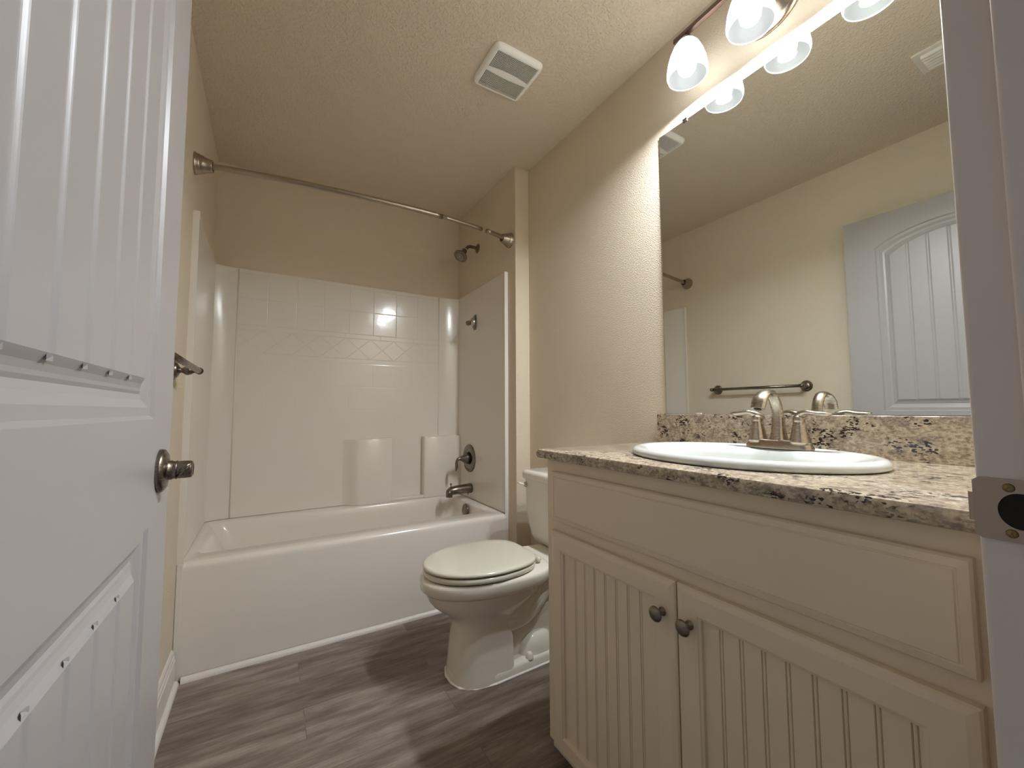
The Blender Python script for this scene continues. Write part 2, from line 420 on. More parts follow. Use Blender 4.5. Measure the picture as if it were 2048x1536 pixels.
# ------------------------------------------------------------------ open door (hinged left)
def door():
    xf, xb = .137, .102
    y0, y1 = -1.822, -2.618                # free edge, hinge edge
    zb, zt = .012, 2.034
    yc = (y0 + y1) / 2
    sw = .128
    pa, pb = y0 - sw, y1 + sw              # outer panel outline in y (pa > pb)
    prof = [(0, 0), (.005, .0045), (.017, .0045), (.028, .010), (.036, .0115), (.040, .0095), (.044, .0088), (.050, .0065), (.055, .003), (.058, .0012)]
    N = 28
    def arch(y, z_side, rise, half):
        t = (y - yc) / half
        return z_side + rise * max(0, 1 - t * t) ** .85
    def outline(o, z0, zs, rise):
        a, b = pa - o, pb + o; half = (a - b) / 2
        pts = [(a, z0 + o + (arch(a, zs - o, rise, half) - z0 - o) * k / 8) for k in range(8)]
        for k in range(N + 1):
            y = a + (b - a) * k / N; pts.append((y, arch(y, zs - o, rise, half)))
        pts += [(b, zs - o + (z0 + o - zs + o) * k / 8) for k in range(1, 9)]
        pts += [(b + (a - b) * k / 8, z0 + o) for k in range(1, 8)]
        return pts
    mb = MB()
    # core and edges
    mb.box(xb, xf - .014, y1, y0, zb, zt)
    e = .0
    for (a, b, c, d_) in ((y0 - .004, y0, zb, zt), (y1, y1 + .004, zb, zt)): mb.box(xf - .014, xf - .0006, b, a, c, d_)
    mb.box(xf - .014, xf - .0009, y1, y0, zb, zb + .004); mb.box(xf - .014, xf - .0009, y1, y0, zt - .004, zt)
    P1 = (1.013, 1.862, .072); P2 = (.235, .853, 0.0)
    def quad(ya, yb, za, zb_): mb.add([(xf, ya, za), (xf, yb, za), (xf, yb, zb_), (xf, ya, zb_)], [(0, 1, 2, 3)])
    quad(y0, pa, zb, zt); quad(pb, y1, zb, zt)
    quad(pa, pb, zb, P2[0]); quad(pa, pb, P2[1], P1[0])
    top = [(pa + (pb - pa) * k / N) for k in range(N + 1)]
    half = (pa - pb) / 2
    rs = [[(xf, y, arch(y, P1[1], P1[2], half)) for y in top], [(xf, y, zt) for y in top]]
    mb.rings(rs, False, False, False, False)
    for (z0, zs, rise) in (P1, P2):
        rs = [[(xf - dp, y, z) for y, z in outline(o, z0, zs, rise)] for o, dp in prof]
        mb.rings(rs, True, False, False, False)
        # grooved field
        o = prof[-1][0]; a, b = pa - o, pb + o; hf = (a - b) / 2
        cols = []
        gs = [-2.075, -2.148, -2.221, -2.294, -2.367]
        ys = [a]
        for g in gs:
            ys += [g + .0075 - .0015 * q_ for q_ in range(11)]
        ys += [b]
        dep = {}
        for i, y in enumerate(ys):
            k = min(gs, key=lambda g: abs(g - y)); t = min(1, abs(y - k) / .0075)
            cols.append((y, .0012 + .0028 * (1 - t * t) ** 1.5))
        base = prof[-1][1]
        def ztop(y): return arch(y, zs - o, rise, hf)
        for i in range(len(cols) - 1):
            (ya, da), (yb_, db) = cols[i], cols[i + 1]
            ext = .006 if max(da, db) > .0022 else 0
            K = 6
            for k in range(K):
                u, v = ya + (yb_ - ya) * k / K, ya + (yb_ - ya) * (k + 1) / K
                du, dv = da + (db - da) * k / K, da + (db - da) * (k + 1) / K
                mb.add([(xf - du, u, z0 + o - ext), (xf - dv, v, z0 + o - ext), (xf - dv, v, ztop(v) + ext), (xf - du, u, ztop(u) + ext)], [(0, 1, 2, 3)])
    me = build('door_1', mb, DOORP)
    struct(me, 'open white two-panel door with arched grooved upper panel, at the left edge', 'door')
    # knob
    K = Vector((xf, -1.896, .929))
    r = build('door_knob', MB().lathe([(.0345, 0), (.0345, .003), (.0335, .006), (.028, .0095), (.020, .011), (.0155, .0125), (.0155, .0165), (.0145, .0175), (.0145, .0205), (.0155, .022), (.0140, .0235)], K, (1, 0, 0), 48), DNICK, me)
    # grip seen end-on, with twisted scoops
    p = [K + Vector((a, 0, 0)) for a in (.0215, .026, .033, .0405, .0425)]
    g = MB().tube(p, [.0138, .0142, .0142, .0138, .0125], 28)
    g.lathe([(.0125, 0), (.0105, .0008), (.007, -.0015), (.0001, -.002)], K + Vector((.0425, 0, 0)), (1, 0, 0), 28, False, True)
    build('grip', g, DNICK, r)
    for e in (0, 1):
        s_ = MB().tube(spline([K + Vector((.023, -.0095, -.0115 + .004 * e)), K + Vector((.029, -.0135, -.006 + .006 * e)), K + Vector((.035, -.0138, .002 + .004 * e)), K + Vector((.041, -.0095, .009))], 5), interp([.002, .0034 - .001 * e, .0032, .0015], 5), 10)
        build('scoop_ridge', s_, DNICK, r)
    # latch on the free edge
    build('latch_face', MB().box(.108, .131, -1.8225, -1.8205, .90, .957), STEEL, me)
    for z in (.25, 1.02, 1.82):
        h = MB().lathe([(.0065, -.045), (.0065, .045)], (.106, -2.6245, z), (0, 0, 1), 16)
        build('hinge', h, DNICK, me)
door()

# ------------------------------------------------------------------ bathtub
def rrect(x0, x1, y0, y1, r, z, n=6):
    pts = []
    for cx, cy, a0 in ((x1 - r, y1 - r, 0), (x0 + r, y1 - r, PI / 2), (x0 + r, y0 + r, PI), (x1 - r, y0 + r, 3 * PI / 2)):
        for k in range(n + 1):
            a = a0 + PI / 2 * k / n; pts.append((cx + r * math.cos(a), cy + r * math.sin(a), z))
    return pts
ZT = .4364; YF = -.729
tub = thing('bathtub', 'white alcove bathtub with a plain flat apron behind the toilet', 'bathtub', (.737, -.37, 0))
def make_tub():
    tx0, tx1, ty0, ty1 = .002, L - .002, YF, -.002
    # apron
    mb = MB()
    prof = [(YF + .006, 0), (YF + .002, .008), (YF, .03), (YF, ZT - .030), (YF + .001, ZT - .016), (YF + .005, ZT - .006), (YF + .012, ZT - .001), (YF + .022, ZT)]
    rs = [[(x, y, z) for x in (tx0, tx1)] for y, z in prof]
    mb.rings(rs, False, False, False, True)
    build('apron', mb, ACRYL, tub)
    # rim + basin as one surface; outer ring matches the tub outline
    n = 6
    def ring(x0, x1, y0, y1, r, z): return rrect(x0, x1, y0, y1, r, z, n)
    rs = [ring(tx0, tx1, YF + .022, ty1, .002, ZT), ring(.040, 1.402, YF + .112, -.076, .05, ZT + .0005),
          ring(.045, 1.399, YF + .118, -.080, .052, ZT - .003), ring(.053, 1.396, YF + .124, -.085, .055, ZT - .011),
          ring(.085, 1.385, YF + .135, -.092, .06, ZT - .07), ring(.17, 1.36, YF + .150, -.102, .07, ZT - .24),
          ring(.24, 1.33, YF + .175, -.115, .085, ZT - .335), ring(.30, 1.27, YF + .23, -.17, .08, ZT - .37)]
    rs = [[tuple(p) for p in r] for r in rs]
    mb = MB(); mb.rings(rs, True, False, True, True)
    build('basin', mb, ACRYL, tub, autosm=50)
    ov = Vector((1.378, -.352, .392))
    mb = MB().lathe([(.040, 0), (.040, .004), (.036, .0095), (.026, .012), (.001, .013)], ov, (-1, 0, .08), 36)
    build('overflow_plate', mb, DNICK, tub)
    build('drain', MB().lathe([(.03, 0), (.03, .003), (.02, .004), (.0001, .0045)], (1.21, -.36, ZT - .37), (0, 0, 1), 28), DNICK, tub)
make_tub()

# ------------------------------------------------------------------ shower surround
sur = thing('shower_surround', 'glossy white molded shower wall surround with embossed tile pattern above the tub', 'shower surround', (.737, -.05, ZT))
def make_surround():
    zt = 1.838; z0 = ZT + .002
    yb = -.012
    CH0, CH1, cd = .117, 1.317, .024
    # back panel
    mb = MB()
    mb.rings([[(CH0, yb, z), (CH1, yb, z)] for z in (z0, zt)], False, False, False, False)
    mb.rings([[(x, yb, zt) for x in (CH0, CH1)], [(x, -.001, zt) for x in (CH0, CH1)]], False, False, False, False)
    build('back_panel', mb, TILE, sur)
    # shallow diagonal corner panels
    for xa, xb_, sx in ((CH0, .012, -1), (CH1, L - .012, 1)):
        pr = []
        for k in range(9):
            t = k / 8
            pr.append((xa + (xb_ - xa) * t, yb - cd * t ** 2))
        mb = MB(); mb.rings([[(x, y, z) for x, y in pr] for z in (z0, zt)], False, False, False, True)
        mb.rings([[(x, y, zt) for x, y in pr], [(x, -.001, zt) for x, y in pr]], False, False, False, False)
        # molded ridge where the corner meets the back panel
        cp = build('corner_panel', mb, ACRYL, sur)
        build('ridge', MB().tube([(xa, yb + .0005, z0), (xa, yb + .0005, zt - .004)], .0035, 14), PORC, cp)
    # side panels with thick rolled front flange reaching down beside the apron
    for s, xw in ((1, .0), (-1, L)):
        xi = xw + s * .012
        mb = MB()
        ys = [yb - cd, YF + .060, YF + .030, YF + .012, YF + .004, YF, YF, YF + .010]
        xs = [xi, xi, xi + s * .001, xi + s * .004, xi + s * .008, xi + s * .010, xw - s * .001, xw - s * .001]
        mb.rings([[(x, y, z) for x, y in zip(xs, ys)] for z in (z0, zt)], False, False, False, True)
        mb.rings([[(x, y, zt) for x, y in zip(xs, ys)], [(xw + s * .0005, y, zt) for x, y in zip(xs, ys)]], False, False, False, False)
        # flange foot beside the apron
        build('side_panel', mb, ACRYL, sur, autosm=40)
        mb = MB().box(xw + s * .0005, xw + s * .0215, YF - .0005, YF + .012, .002, z0)
        build('side_flange', mb, ACRYL, sur, bevel=.003)
    # lower shelf blocks on the back wall (plan outline extruded upward)
    d = .062; zs = .848
    def block(name, plan, top):
        mb = MB()
        r = .010
        rs = []
        for dz, off in ((z0 - .0, 0), (top - r, 0), (top - r * .35, r * .3), (top, r)):
            rs.append([(x, min(y + off, yb + .002) if y < yb - .004 else y, dz) for x, y in plan])
        mb.rings(rs, False, False, False, True)
        mb.rings([rs[-1], [(x, yb + .004, top) for x, y in plan]], False, False, False, False)
        o = build(name, mb, ACRYL, sur, autosm=50)
    block('shelf_block', [(.690, yb + .001), (.70, yb - .003), (.730, yb - .024), (.755, yb - .048), (.770, yb - d + .004), (.785, yb - d), (.975, yb - d), (.983, yb - d + .003), (.986, yb - d + .012), (.986, yb + .001)], zs)
    block('shelf_block', [(1.198, yb + .001), (1.198, yb - d + .014), (1.201, yb - d + .004), (1.209, yb - d), (1.35, yb - d), (1.461, yb - d)], zs)
    build('soap_ledge', MB().box(.984, 1.20, yb - d + .006, yb + .001, z0 - .001, z0 + .018), ACRYL, sur, bevel=.005, seg=3)
make_surround()

# ------------------------------------------------------------------ tub and shower fittings
def fittings():
    xi = L - .012
    # valve trim with lever
    v = thing('shower_valve', 'round dark nickel shower valve with curled lever on the surround', 'shower valve', (xi, -.228, .702))
    o = Vector((xi, -.228, .702))
    build('escutcheon', MB().lathe([(.094, 0), (.094, .003), (.089, .008), (.070, .011), (.046, .0125), (.044, .010), (.030, .010)], o, (-1, 0, 0), 56), DNICK, v)
    build('collar', MB().lathe([(.037, .009), (.037, .021), (.034, .0215)], o, (-1, 0, 0), 40), RUBBER, v)
    pts = spline([o + Vector((-.020, 0, 0)), o + Vector((-.045, 0, 0)), o + Vector((-.068, 0, .001)), o + Vector((-.085, 0, -.004)), o + Vector((-.094, 0, -.025)), o + Vector((-.093, 0, -.052)), o + Vector((-.099, 0, -.078))], 6)
    build('lever', MB().tube(pts, interp([.034, .024, .013, .0095, .009, .010, .0035], 6), 20), DNICK, v)
    # spout
    s = thing('tub_spout', 'dark nickel tub spout with diverter pull below the shower valve', 'tub spout', (xi, -.25, .505))
    pts = [(xi, -.25, .506), (xi - .01, -.25, .506), (xi - .10, -.25, .504), (xi - .145, -.25, .500), (xi - .165, -.25, .492)]
    mb = MB().tube(pts, [.0315, .0315, .029, .0265, .017], 28)
    mb.tube([(xi - .150, -.25, .507), (xi - .153, -.25, .490), (xi - .154, -.25, .463)], [.021, .0225, .0225], 24)
    build('spout_body', mb, DNICK, s)
    build('diverter', MB().lathe([(.003, 0), (.003, .014), (.0075, .018), (.0075, .023), (.003, .026)], (xi - .142, -.25, .524), (0, 0, 1), 20), DNICK, s)
    build('set_screw', MB().lathe([(.003, 0), (.003, .010)], (xi - .02, -.25, .4755), (0, 0, -1), 12), DNICK, s)
    # shower head
    h = thing('shower_fixture', 'small bell-shaped dark nickel shower head on a bent arm', 'shower head', (L, -.325, 2.122))
    build('wall_flange', MB().lathe([(.031, 0), (.031, .003), (.026, .007), (.014, .0095), (.011, .012)], (L, -.325, 2.122), (-1, 0, 0), 36), DNICK, h)
    arm = spline([(L - .005, -.325, 2.122), (L - .04, -.326, 2.124), (L - .066, -.328, 2.121), (L - .082, -.330, 2.108), (L - .094, -.332, 2.094)], 6)
    build('shower_arm', MB().tube(arm, .0105, 18), DNICK, h)
    ax = Vector((-.56, -.22, -.80)).normalized(); o = Vector((L - .095, -.332, 2.093))
    build('washer', MB().lathe([(.012, -.002), (.0135, 0), (.0135, .004), (.012, .0045)], o, ax, 24), WHITEP, h)
    build('shower_head', MB().lathe([(.011, .004), (.016, .008), (.019, .016), (.019, .034), (.023, .046), (.034, .060), (.044, .067), (.0455, .072), (.0455, .077), (.042, .079), (.033, .0785)], o, ax, 44), DNICK, h)
    fp = MB().lathe([(.031, .0785), (.031, .0805), (.0001, .081)], o, ax, 36)
    f = build('spray_face', fp, Mat('spray_face_dark', lin(92, 84, 76), .4).m, h)
    nz = MB()
    e1 = (Vector((0, 0, 1)) - ax * ax.z).normalized(); e2 = ax.cross(e1)
    for rr, nn in ((.026, 22), (.019, 16), (.012, 10)):
        for k in range(nn):
            a = 2 * PI * k / nn
            nz.lathe([(.0020, 0), (.0016, .002), (.0001, .0025)], o + ax * .0806 + e1 * (rr * math.cos(a)) + e2 * (rr * math.sin(a)), ax, 8)
    nz.lathe([(.006, 0), (.005, .002), (.0001, .003)], o + ax * .0806, ax, 16)
    build('nozzles', nz, WHITEP, h)
    # hand-shower bracket
    b = thing('shower_bracket', 'small chrome wall bracket on the surround under the shower head', 'wall bracket', (xi, -.31, 1.615))
    c = Vector((xi, -.312, 1.615))
    build('adhesive_plate', MB().box(xi - .0015, xi - .0002, c.y - .022, c.y + .022, c.z - .052, c.z + .052), Mat('clear_grey_tape', lin(150, 148, 145), .2).m, b, bevel=.0006)
    build('mount', MB().box(xi - .012, xi - .0015, c.y - .019, c.y + .019, c.z - .040, c.z + .040), DNICK, b, bevel=.005, seg=4)
    build('cradle', MB().lathe([(.030, .008), (.031, .015), (.027, .029), (.015, .038), (.0001, .040)], c + Vector((0, 0, -.002)), (-1, 0, .1), 32, sx=.9), CHROME, b)
    build('cup', MB().lathe([(.010, -.004), (.0165, 0), (.0175, .010), (.0140, .016), (.0105, .010), (.0001, .008)], c + Vector((-.046, 0, -.008)), (-.75, -.25, -.35), 26), DNICK, b)
fittings()

def rod():
    t = thing('shower_rod', 'satin nickel telescoping shower curtain rod above the tub, slightly bowed, no curtain', 'shower rod', (.737, -.76, 2.02))
    z = 2.022
    ctrl = [(.018, -.752, z), (.05, -.757, z), (.20, -.778, z + .002), (.40, -.802, z + .003), (.64, -.820, z + .002), (.85, -.828, z + .002), (1.026, -.826, z + .001), (1.265, -.803, z - .001), (1.405, -.776, z - .003), (1.455, -.762, z - .004)]
    pts = spline(ctrl, 6)
    thick = [p for p in pts if p.x <= 1.027]; thin = [p for p in pts if 1.02 <= p.x <= 1.29]; cov = [p for p in pts if p.x >= 1.27]
    build('outer_tube', MB().tube(thick, .0125, 22), NICKR, t)
    build('inner_tube', MB().tube(thin, .0105, 22), NICKR, t)
    build('end_sleeve', MB().tube(cov, .0125, 22), NICKR, t)
    build('joint_ring', MB().lathe([(.0131, -.002), (.0135, 0), (.0131, .002)], pts[[i for i, p in enumerate(pts) if p.x >= 1.02][0]], (1, .02, 0), 22), NICKR, t)
    prof = [(.043, 0), (.043, .006), (.0405, .010), (.0385, .012), (.0385, .018), (.036, .021), (.035, .024), (.035, .028), (.031, .034), (.0265, .050), (.0245, .058), (.0235, .061), (.019, .061), (.019, .052)]
    for x, y, ax in ((.0005, -.752, (1, -.10, 0)), (L - .0005, -.757, (-1, -.12, 0))):
        fl = build('end_flange', MB().lathe(prof, (x, y, z - (.004 if x > 1 else 0)), ax, 44), NICKR, t)
        a = Vector(ax).normalized()
        build('socket', MB().lathe([(.0205, 0), (.0205, .003)], Vector((x, y, z - (.004 if x > 1 else 0))) + a * .0555, ax, 30), RUBBER, fl)
rod()

def towel_bar():
    t = thing('towel_bar', 'dark nickel towel bar on the left wall beside the open door', 'towel bar', (0, -1.26, 1.166))
    z = 1.166; xb = .072
    for y in (-.975, -1.548):
        mb = MB().lathe([(.034, 0), (.034, .003), (.031, .006), (.026, .008), (.026, .011), (.020, .015), (.011, .019), (.0085, .023), (.010, .028), (.0155, .036), (.0165, .041), (.0135, .050), (.0085, .058), (.0075, .062), (.010, .066), (.011, .072), (.009, .079), (.004, .0825)], (0, y, z), (1, 0, 0), 36)
        build('post', mb, DNICK, t)
        e = 1 if y > -1.2 else -1
        build('finial', MB().lathe([(.0115, -.012), (.0125, .0), (.0118, .007), (.008, .012), (.0001, .0145)], (xb, y + e * .004, z), (0, e, 0), 26), DNICK, t)
    build('bar', MB().tube([(xb, -.979, z), (xb, -1.544, z)], .0096, 22), DNICK, t)
towel_bar()

# ------------------------------------------------------------------ toilet (u forward from the wall, v across)
def toilet():
    yc = -1.243
    T = lambda u, v, z: (W - .012 - u, yc + v, z)
    t = thing('toilet', 'white two-piece toilet with closed round lid between tub and vanity', 'toilet', (W - .45, yc, 0))
    UM = .762
    def sup(cu, cv, a, b, z, n=2.3, N=48, back=None):
        pts = []
        for k in range(N):
            q = 2 * PI * k / N; c, s_ = math.cos(q), math.sin(q)
            u = cu + a * math.copysign(abs(c) ** (2 / n), c); v = cv + b * math.copysign(abs(s_) ** (2 / n), s_)
            pts.append(T(u, v, z))
        return pts
    def egg(u0, u1, hw, z, N=64, m=.58, nb=3.2, nf=2.05, tp=0):
        "seat outline: squarish at the hinge, round in front"
        um = u0 + (u1 - u0) * (1 - m); pts = []
        for k in range(N):
            q = 2 * PI * k / N; c, s_ = math.cos(q), math.sin(q)
            n = nf if c > 0 else nb
            a = (u1 - um) if c > 0 else (um - u0)
            u = um + a * math.copysign(abs(c) ** (2 / n), c); v = hw * math.copysign(abs(s_) ** (2 / n), s_) * (1 - tp * max(0, (um - u) / (um - u0)) ** 1.6)
            pts.append(T(u, v, z))
        return pts
    # rim band and bowl
    mb = MB()
    mb.rings([egg(.250, .742, .168, .337), egg(.245, .748, .173, .341), egg(.235, .757, .178, .350), egg(.235, .761, .181, .378), egg(.237, .758, .179, .389), egg(.245, .750, .172, .3925)], True, True, True, True)
    bowl = build('bowl_rim', mb, PORC, t, autosm=60)
    # deck under the tank
    dk = MB(); dk.rings([[T(u, v, z) for u, v in ((.03, -.115), (.14, -.125), (.30, -.150), (.38, -.165), (.38, .165), (.30, .150), (.14, .125), (.03, .115))] for z in (.348, .389)], True, True, True, False)
    build('tank_deck', dk, PORC, t, bevel=.012, seg=4)
    # bowl body shrinking into the front column
    secs = [(.337, .250, .742, .168), (.325, .262, .735, .163), (.305, .277, .727, .157), (.285, .305, .711, .147), (.265, .337, .688, .134), (.248, .368, .663, .123), (.228, .398, .640, .113), (.20, .418, .629, .107)]
    rs = [egg(a, b, hw, z, nb=2.4 + (.337 - z) * 12, m=.55) for z, a, b, hw in secs]
    for z, a, b, hw in ((.14, .418, .634, .1085), (.07, .418, .640, .112), (.02, .416, .646, .116), (.0, .414, .648, .118)):
        rs.append(egg(a, b, hw, z, nb=12, nf=2.5, m=.55))
    mb = MB(); mb.rings(rs, True, True, True, True)
    build('bowl', mb, PORC, t, autosm=60)
    # recessed trapway behind the column
    mb = MB()
    mb.rings([[T(u, v, z) for u, v in ((.14, -.055), (.45, -.055), (.45, .055), (.14, .055))] for z in (.02, .33)], True, True, True, False)
    build('web', mb, PORC, t, bevel=.02, seg=4)
    for s_ in (-1, 1):
        a = spline([T(.50, s_ * .050, .262), T(.42, s_ * .060, .235), T(.365, s_ * .062, .232), T(.325, s_ * .062, .262), T(.300, s_ * .060, .33)], 7)
        b = spline([T(.50, s_ * .048, .205), T(.42, s_ * .056, .190), T(.345, s_ * .058, .200), T(.285, s_ * .057, .245), T(.235, s_ * .054, .30), T(.18, s_ * .050, .345)], 7)
        build('trapway', MB().tube(a, interp([.050, .050, .048, .046, .045], 7), 24).tube(b, interp([.048, .047, .044, .043, .044, .045], 7), 24), PORC, t)
        hump = MB()
        for k in range(1): hump.rings([sup(.285, s_ * .055, .085 * f, .046 * f2, z, 2.2, 36) for z, f, f2 in ((.030, 1, 1), (.055, .97, .95), (.080, .86, .82), (.098, .68, .64), (.108, .45, .42), (.111, .2, .2))], True, False, True, True)
        build('foot_hump', hump, PORC, t)
        build('bolt_cap', MB().lathe([(.0165, 0), (.0165, .003), (.0125, .016), (.010, .021), (.006, .0235), (.0001, .0245)], T(.345, s_ * .098, .036), (0, 0, 1), 28), WHITEP, t)
    # foot
    def foot(z, o=0):
        pts = [(.12, .095), (.20, .108), (.40, .114), (.50, .117), (.58, .103), (.628, .068), (.646, .02)]
        full = [T(u + o * (1 if u > .3 else -1), v + o, z) for u, v in pts] + [T(u + o * (1 if u > .3 else -1), -v - o, z) for u, v in pts[::-1]]
        return full
    mb = MB(); mb.rings([foot(.002, .002), foot(.030, 0), foot(.037, -.004), foot(.039, -.010)], True, True, True, True)
    build('foot', mb, PORC, t, autosm=50)
    mb = MB(); mb.rings([foot(.0005, .008), foot(.004, .007), foot(.007, .003)], True, True, True, True)
    build('caulk_bead', mb, CAULK, t)
    # seat and lid
    e2 = lambda a, b, h, z: egg(a, b, h, z, nb=4.2, m=.56, tp=.20)
    mb = MB(); mb.rings([e2(.312, .740, .173, .3970), e2(.3085, .744, .1775, .3985), e2(.307, .746, .180, .4030), e2(.307, .746, .180, .4130), e2(.309, .744, .178, .4160), e2(.314, .739, .172, .4170)], True, True, True, True)
    build('seat', mb, SEATM, t, autosm=60)
    mb = MB(); mb.rings([e2(.308, .743, .178, .4225), e2(.3055, .7455, .181, .4235), e2(.304, .747, .183, .4280), e2(.305, .746, .182, .4325), e2(.308, .742, .178, .4360), e2(.314, .735, .171, .4378), e2(.34, .70, .14, .4388)], True, True, True, True)
    build('lid', mb, SEATM, t, autosm=60)
    gap = MB(); gap.rings([e2(.316, .736, .170, .4165), e2(.316, .736, .170, .4230)], True, False, False, True)
    gap.rings([e2(.316, .736, .168, .3920), e2(.316, .736, .168, .3975)], True, False, False, True)
    build('gap_shade_ring', gap, DARK, t)  # dark rings painting the shade in the seat and lid gaps
    for s_ in (-1, 1):
        build('hinge', MB().tube([T(.292, s_ * a, .409) for a in (.050, .053, .060, .090, .097, .100)], [.004, .0085, .011, .011, .0085, .004], 20).tube([T(.292, s_ * .075, .392), T(.292, s_ * .075, .405)], [.016, .012], 20), SEATM, t)
    # tank
    def tk(u0, u1, hw, z, r=.03):
        pts = []
        for cu, cv, a0 in ((u1 - r, hw - r, 0), (u0 + r, hw - r, PI / 2), (u0 + r, -hw + r, PI), (u1 - r, -hw + r, 3 * PI / 2)):
            for k in range(7):
                a = a0 + PI / 2 * k / 6; pts.append(T(cu + r * math.cos(a), cv + r * math.sin(a), z))
        return pts
    mb = MB(); mb.rings([tk(.035, .135, .150, .392), tk(.028, .150, .172, .400), tk(.022, .158, .186, .43), tk(.017, .165, .197, .48), tk(.014, .171, .204, .55), tk(.012, .175, .208, .69)], True, True, True, True)
    build('tank', mb, PORC, t, autosm=60)
    mb = MB(); mb.rings([tk(.010, .181, .214, .690, .028), tk(.008, .185, .219, .694, .03), tk(.008, .185, .219, .718, .03), tk(.011, .181, .215, .727, .03), tk(.018, .172, .206, .731, .03)], True, True, True, True)
    build('tank_lid', mb, PORC, t, autosm=60)
    lv = MB().lathe([(.013, 0), (.013, .004), (.010, .008), (.007, .013)], T(.1745, .183, .662), (-1, 0, 0), 24)
    o = build('flush_lever', lv, CHROME, t)
    build('lever_arm', MB().tube([T(.186, .180, .662), T(.194, .205, .665), T(.197, .222, .668)], [.006, .0075, .006], 14, .7), WHITEP, o)
toilet()

# ------------------------------------------------------------------ vanity
XF = 1.037; XD = 1.018; VY0 = -1.715; VY1 = YD + .002
def vanity():
    c = thing('vanity_cabinet', 'cream painted vanity cabinet with beadboard doors under the granite counter', 'cabinet', (1.3, -2.17, 0))
    ff = MB().box(XF, XF + .019, VY0 - .04, VY0, .052, .873).box(XF, XF + .019, VY1, VY1 + .04, .052, .873).box(XF, XF + .019, VY1 + .04, VY0 - .04, .828, .873).box(XF, XF + .019, VY1 + .04, VY0 - .04, .655, .71).box(XF, XF + .019, VY1 + .04, VY0 - .04, .052, .075)
    build('face_frame', ff, CAB, c)
    build('side_panel', MB().box(XF + .019, W - .001, VY0 - .016, VY0, .052, .873), CAB, c)
    build('side_panel', MB().box(XF + .019, W - .001, VY1, VY1 + .016, .052, .873), CAB, c)
    build('bottom_panel', MB().box(XF + .019, W - .001, VY1 + .016, VY0 - .016, .052, .068), CAB, c)
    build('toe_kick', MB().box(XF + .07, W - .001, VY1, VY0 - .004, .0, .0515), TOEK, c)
    def rrings(y0, y1, z0, z1, prof, mb, closed_back=True):
        rs = []
        for o, x in prof: rs.append([(x, y0 - o, z0 + o), (x, y1 + o, z0 + o), (x, y1 + o, z1 - o), (x, y0 - o, z1 - o)])
        mb.rings(rs, True, True, False, False); return rs
    # false drawer front
    mb = MB(); rs = rrings(-1.754, -2.609, .697, .841, [(0, XF - .0005), (0, XD + .007), (.003, XD + .0035), (.013, XD + .0008), (.014, XD + .002), (.0155, XD + .002), (.017, XD)], mb)
    mb.add(rs[-1], [(0, 1, 2, 3)])
    build('drawer_front', mb, CAB, c)
    # doors
    for ya, yb, first, nm in ((-1.752, -2.1835, -1.856, 'L'), (-2.1868, -2.609, -2.278, 'R')):
        za, zb = .056, .667; sw = .048
        mb = MB()
        rs = rrings(ya, yb, za, zb, [(0, XF - .0005), (0, XD + .006), (.003, XD + .003), (.012, XD + .0006), (.014, XD), (sw, XD), (sw + .001, XD + .002), (sw + .006, XD + .0035), (sw + .007, XD + .010)], mb)
        dr = build('door', mb, CAB, c)
        # beadboard inset
        pa, pb = ya - sw - .0065, yb + sw + .0065; pz0, pz1 = za + sw + .0065, zb - sw - .0065
        xs = XD + .0095
        cols = [(pa, xs)]
        g = first
        while g > pb + .008:
            if g < pa - .006:
                cols += [(g + .0042, xs), (g + .0030, xs + .0036), (g + .0018, xs + .0006), (g, xs - .0002), (g - .0018, xs + .0006), (g - .0030, xs + .0036), (g - .0042, xs)]
            g -= .0382
        cols.append((pb, xs))
        mb = MB(); mb.rings([[(x, y, z) for y, x in cols] for z in (pz0, pz1)], False, False, False, False)
        build('beadboard_panel', mb, CAB, dr)
        ky = yb + .031 if nm == 'L' else ya - .031
        build('knob', MB().lathe([(.0090, 0), (.0090, .0015), (.0052, .004), (.0046, .014), (.0060, .017), (.0135, .0195), (.0160, .0220), (.0150, .0245), (.009, .0272), (.0001, .0282)], (XD, ky, .5955), (-1, 0, 0), 32), DNICK, dr)
vanity()

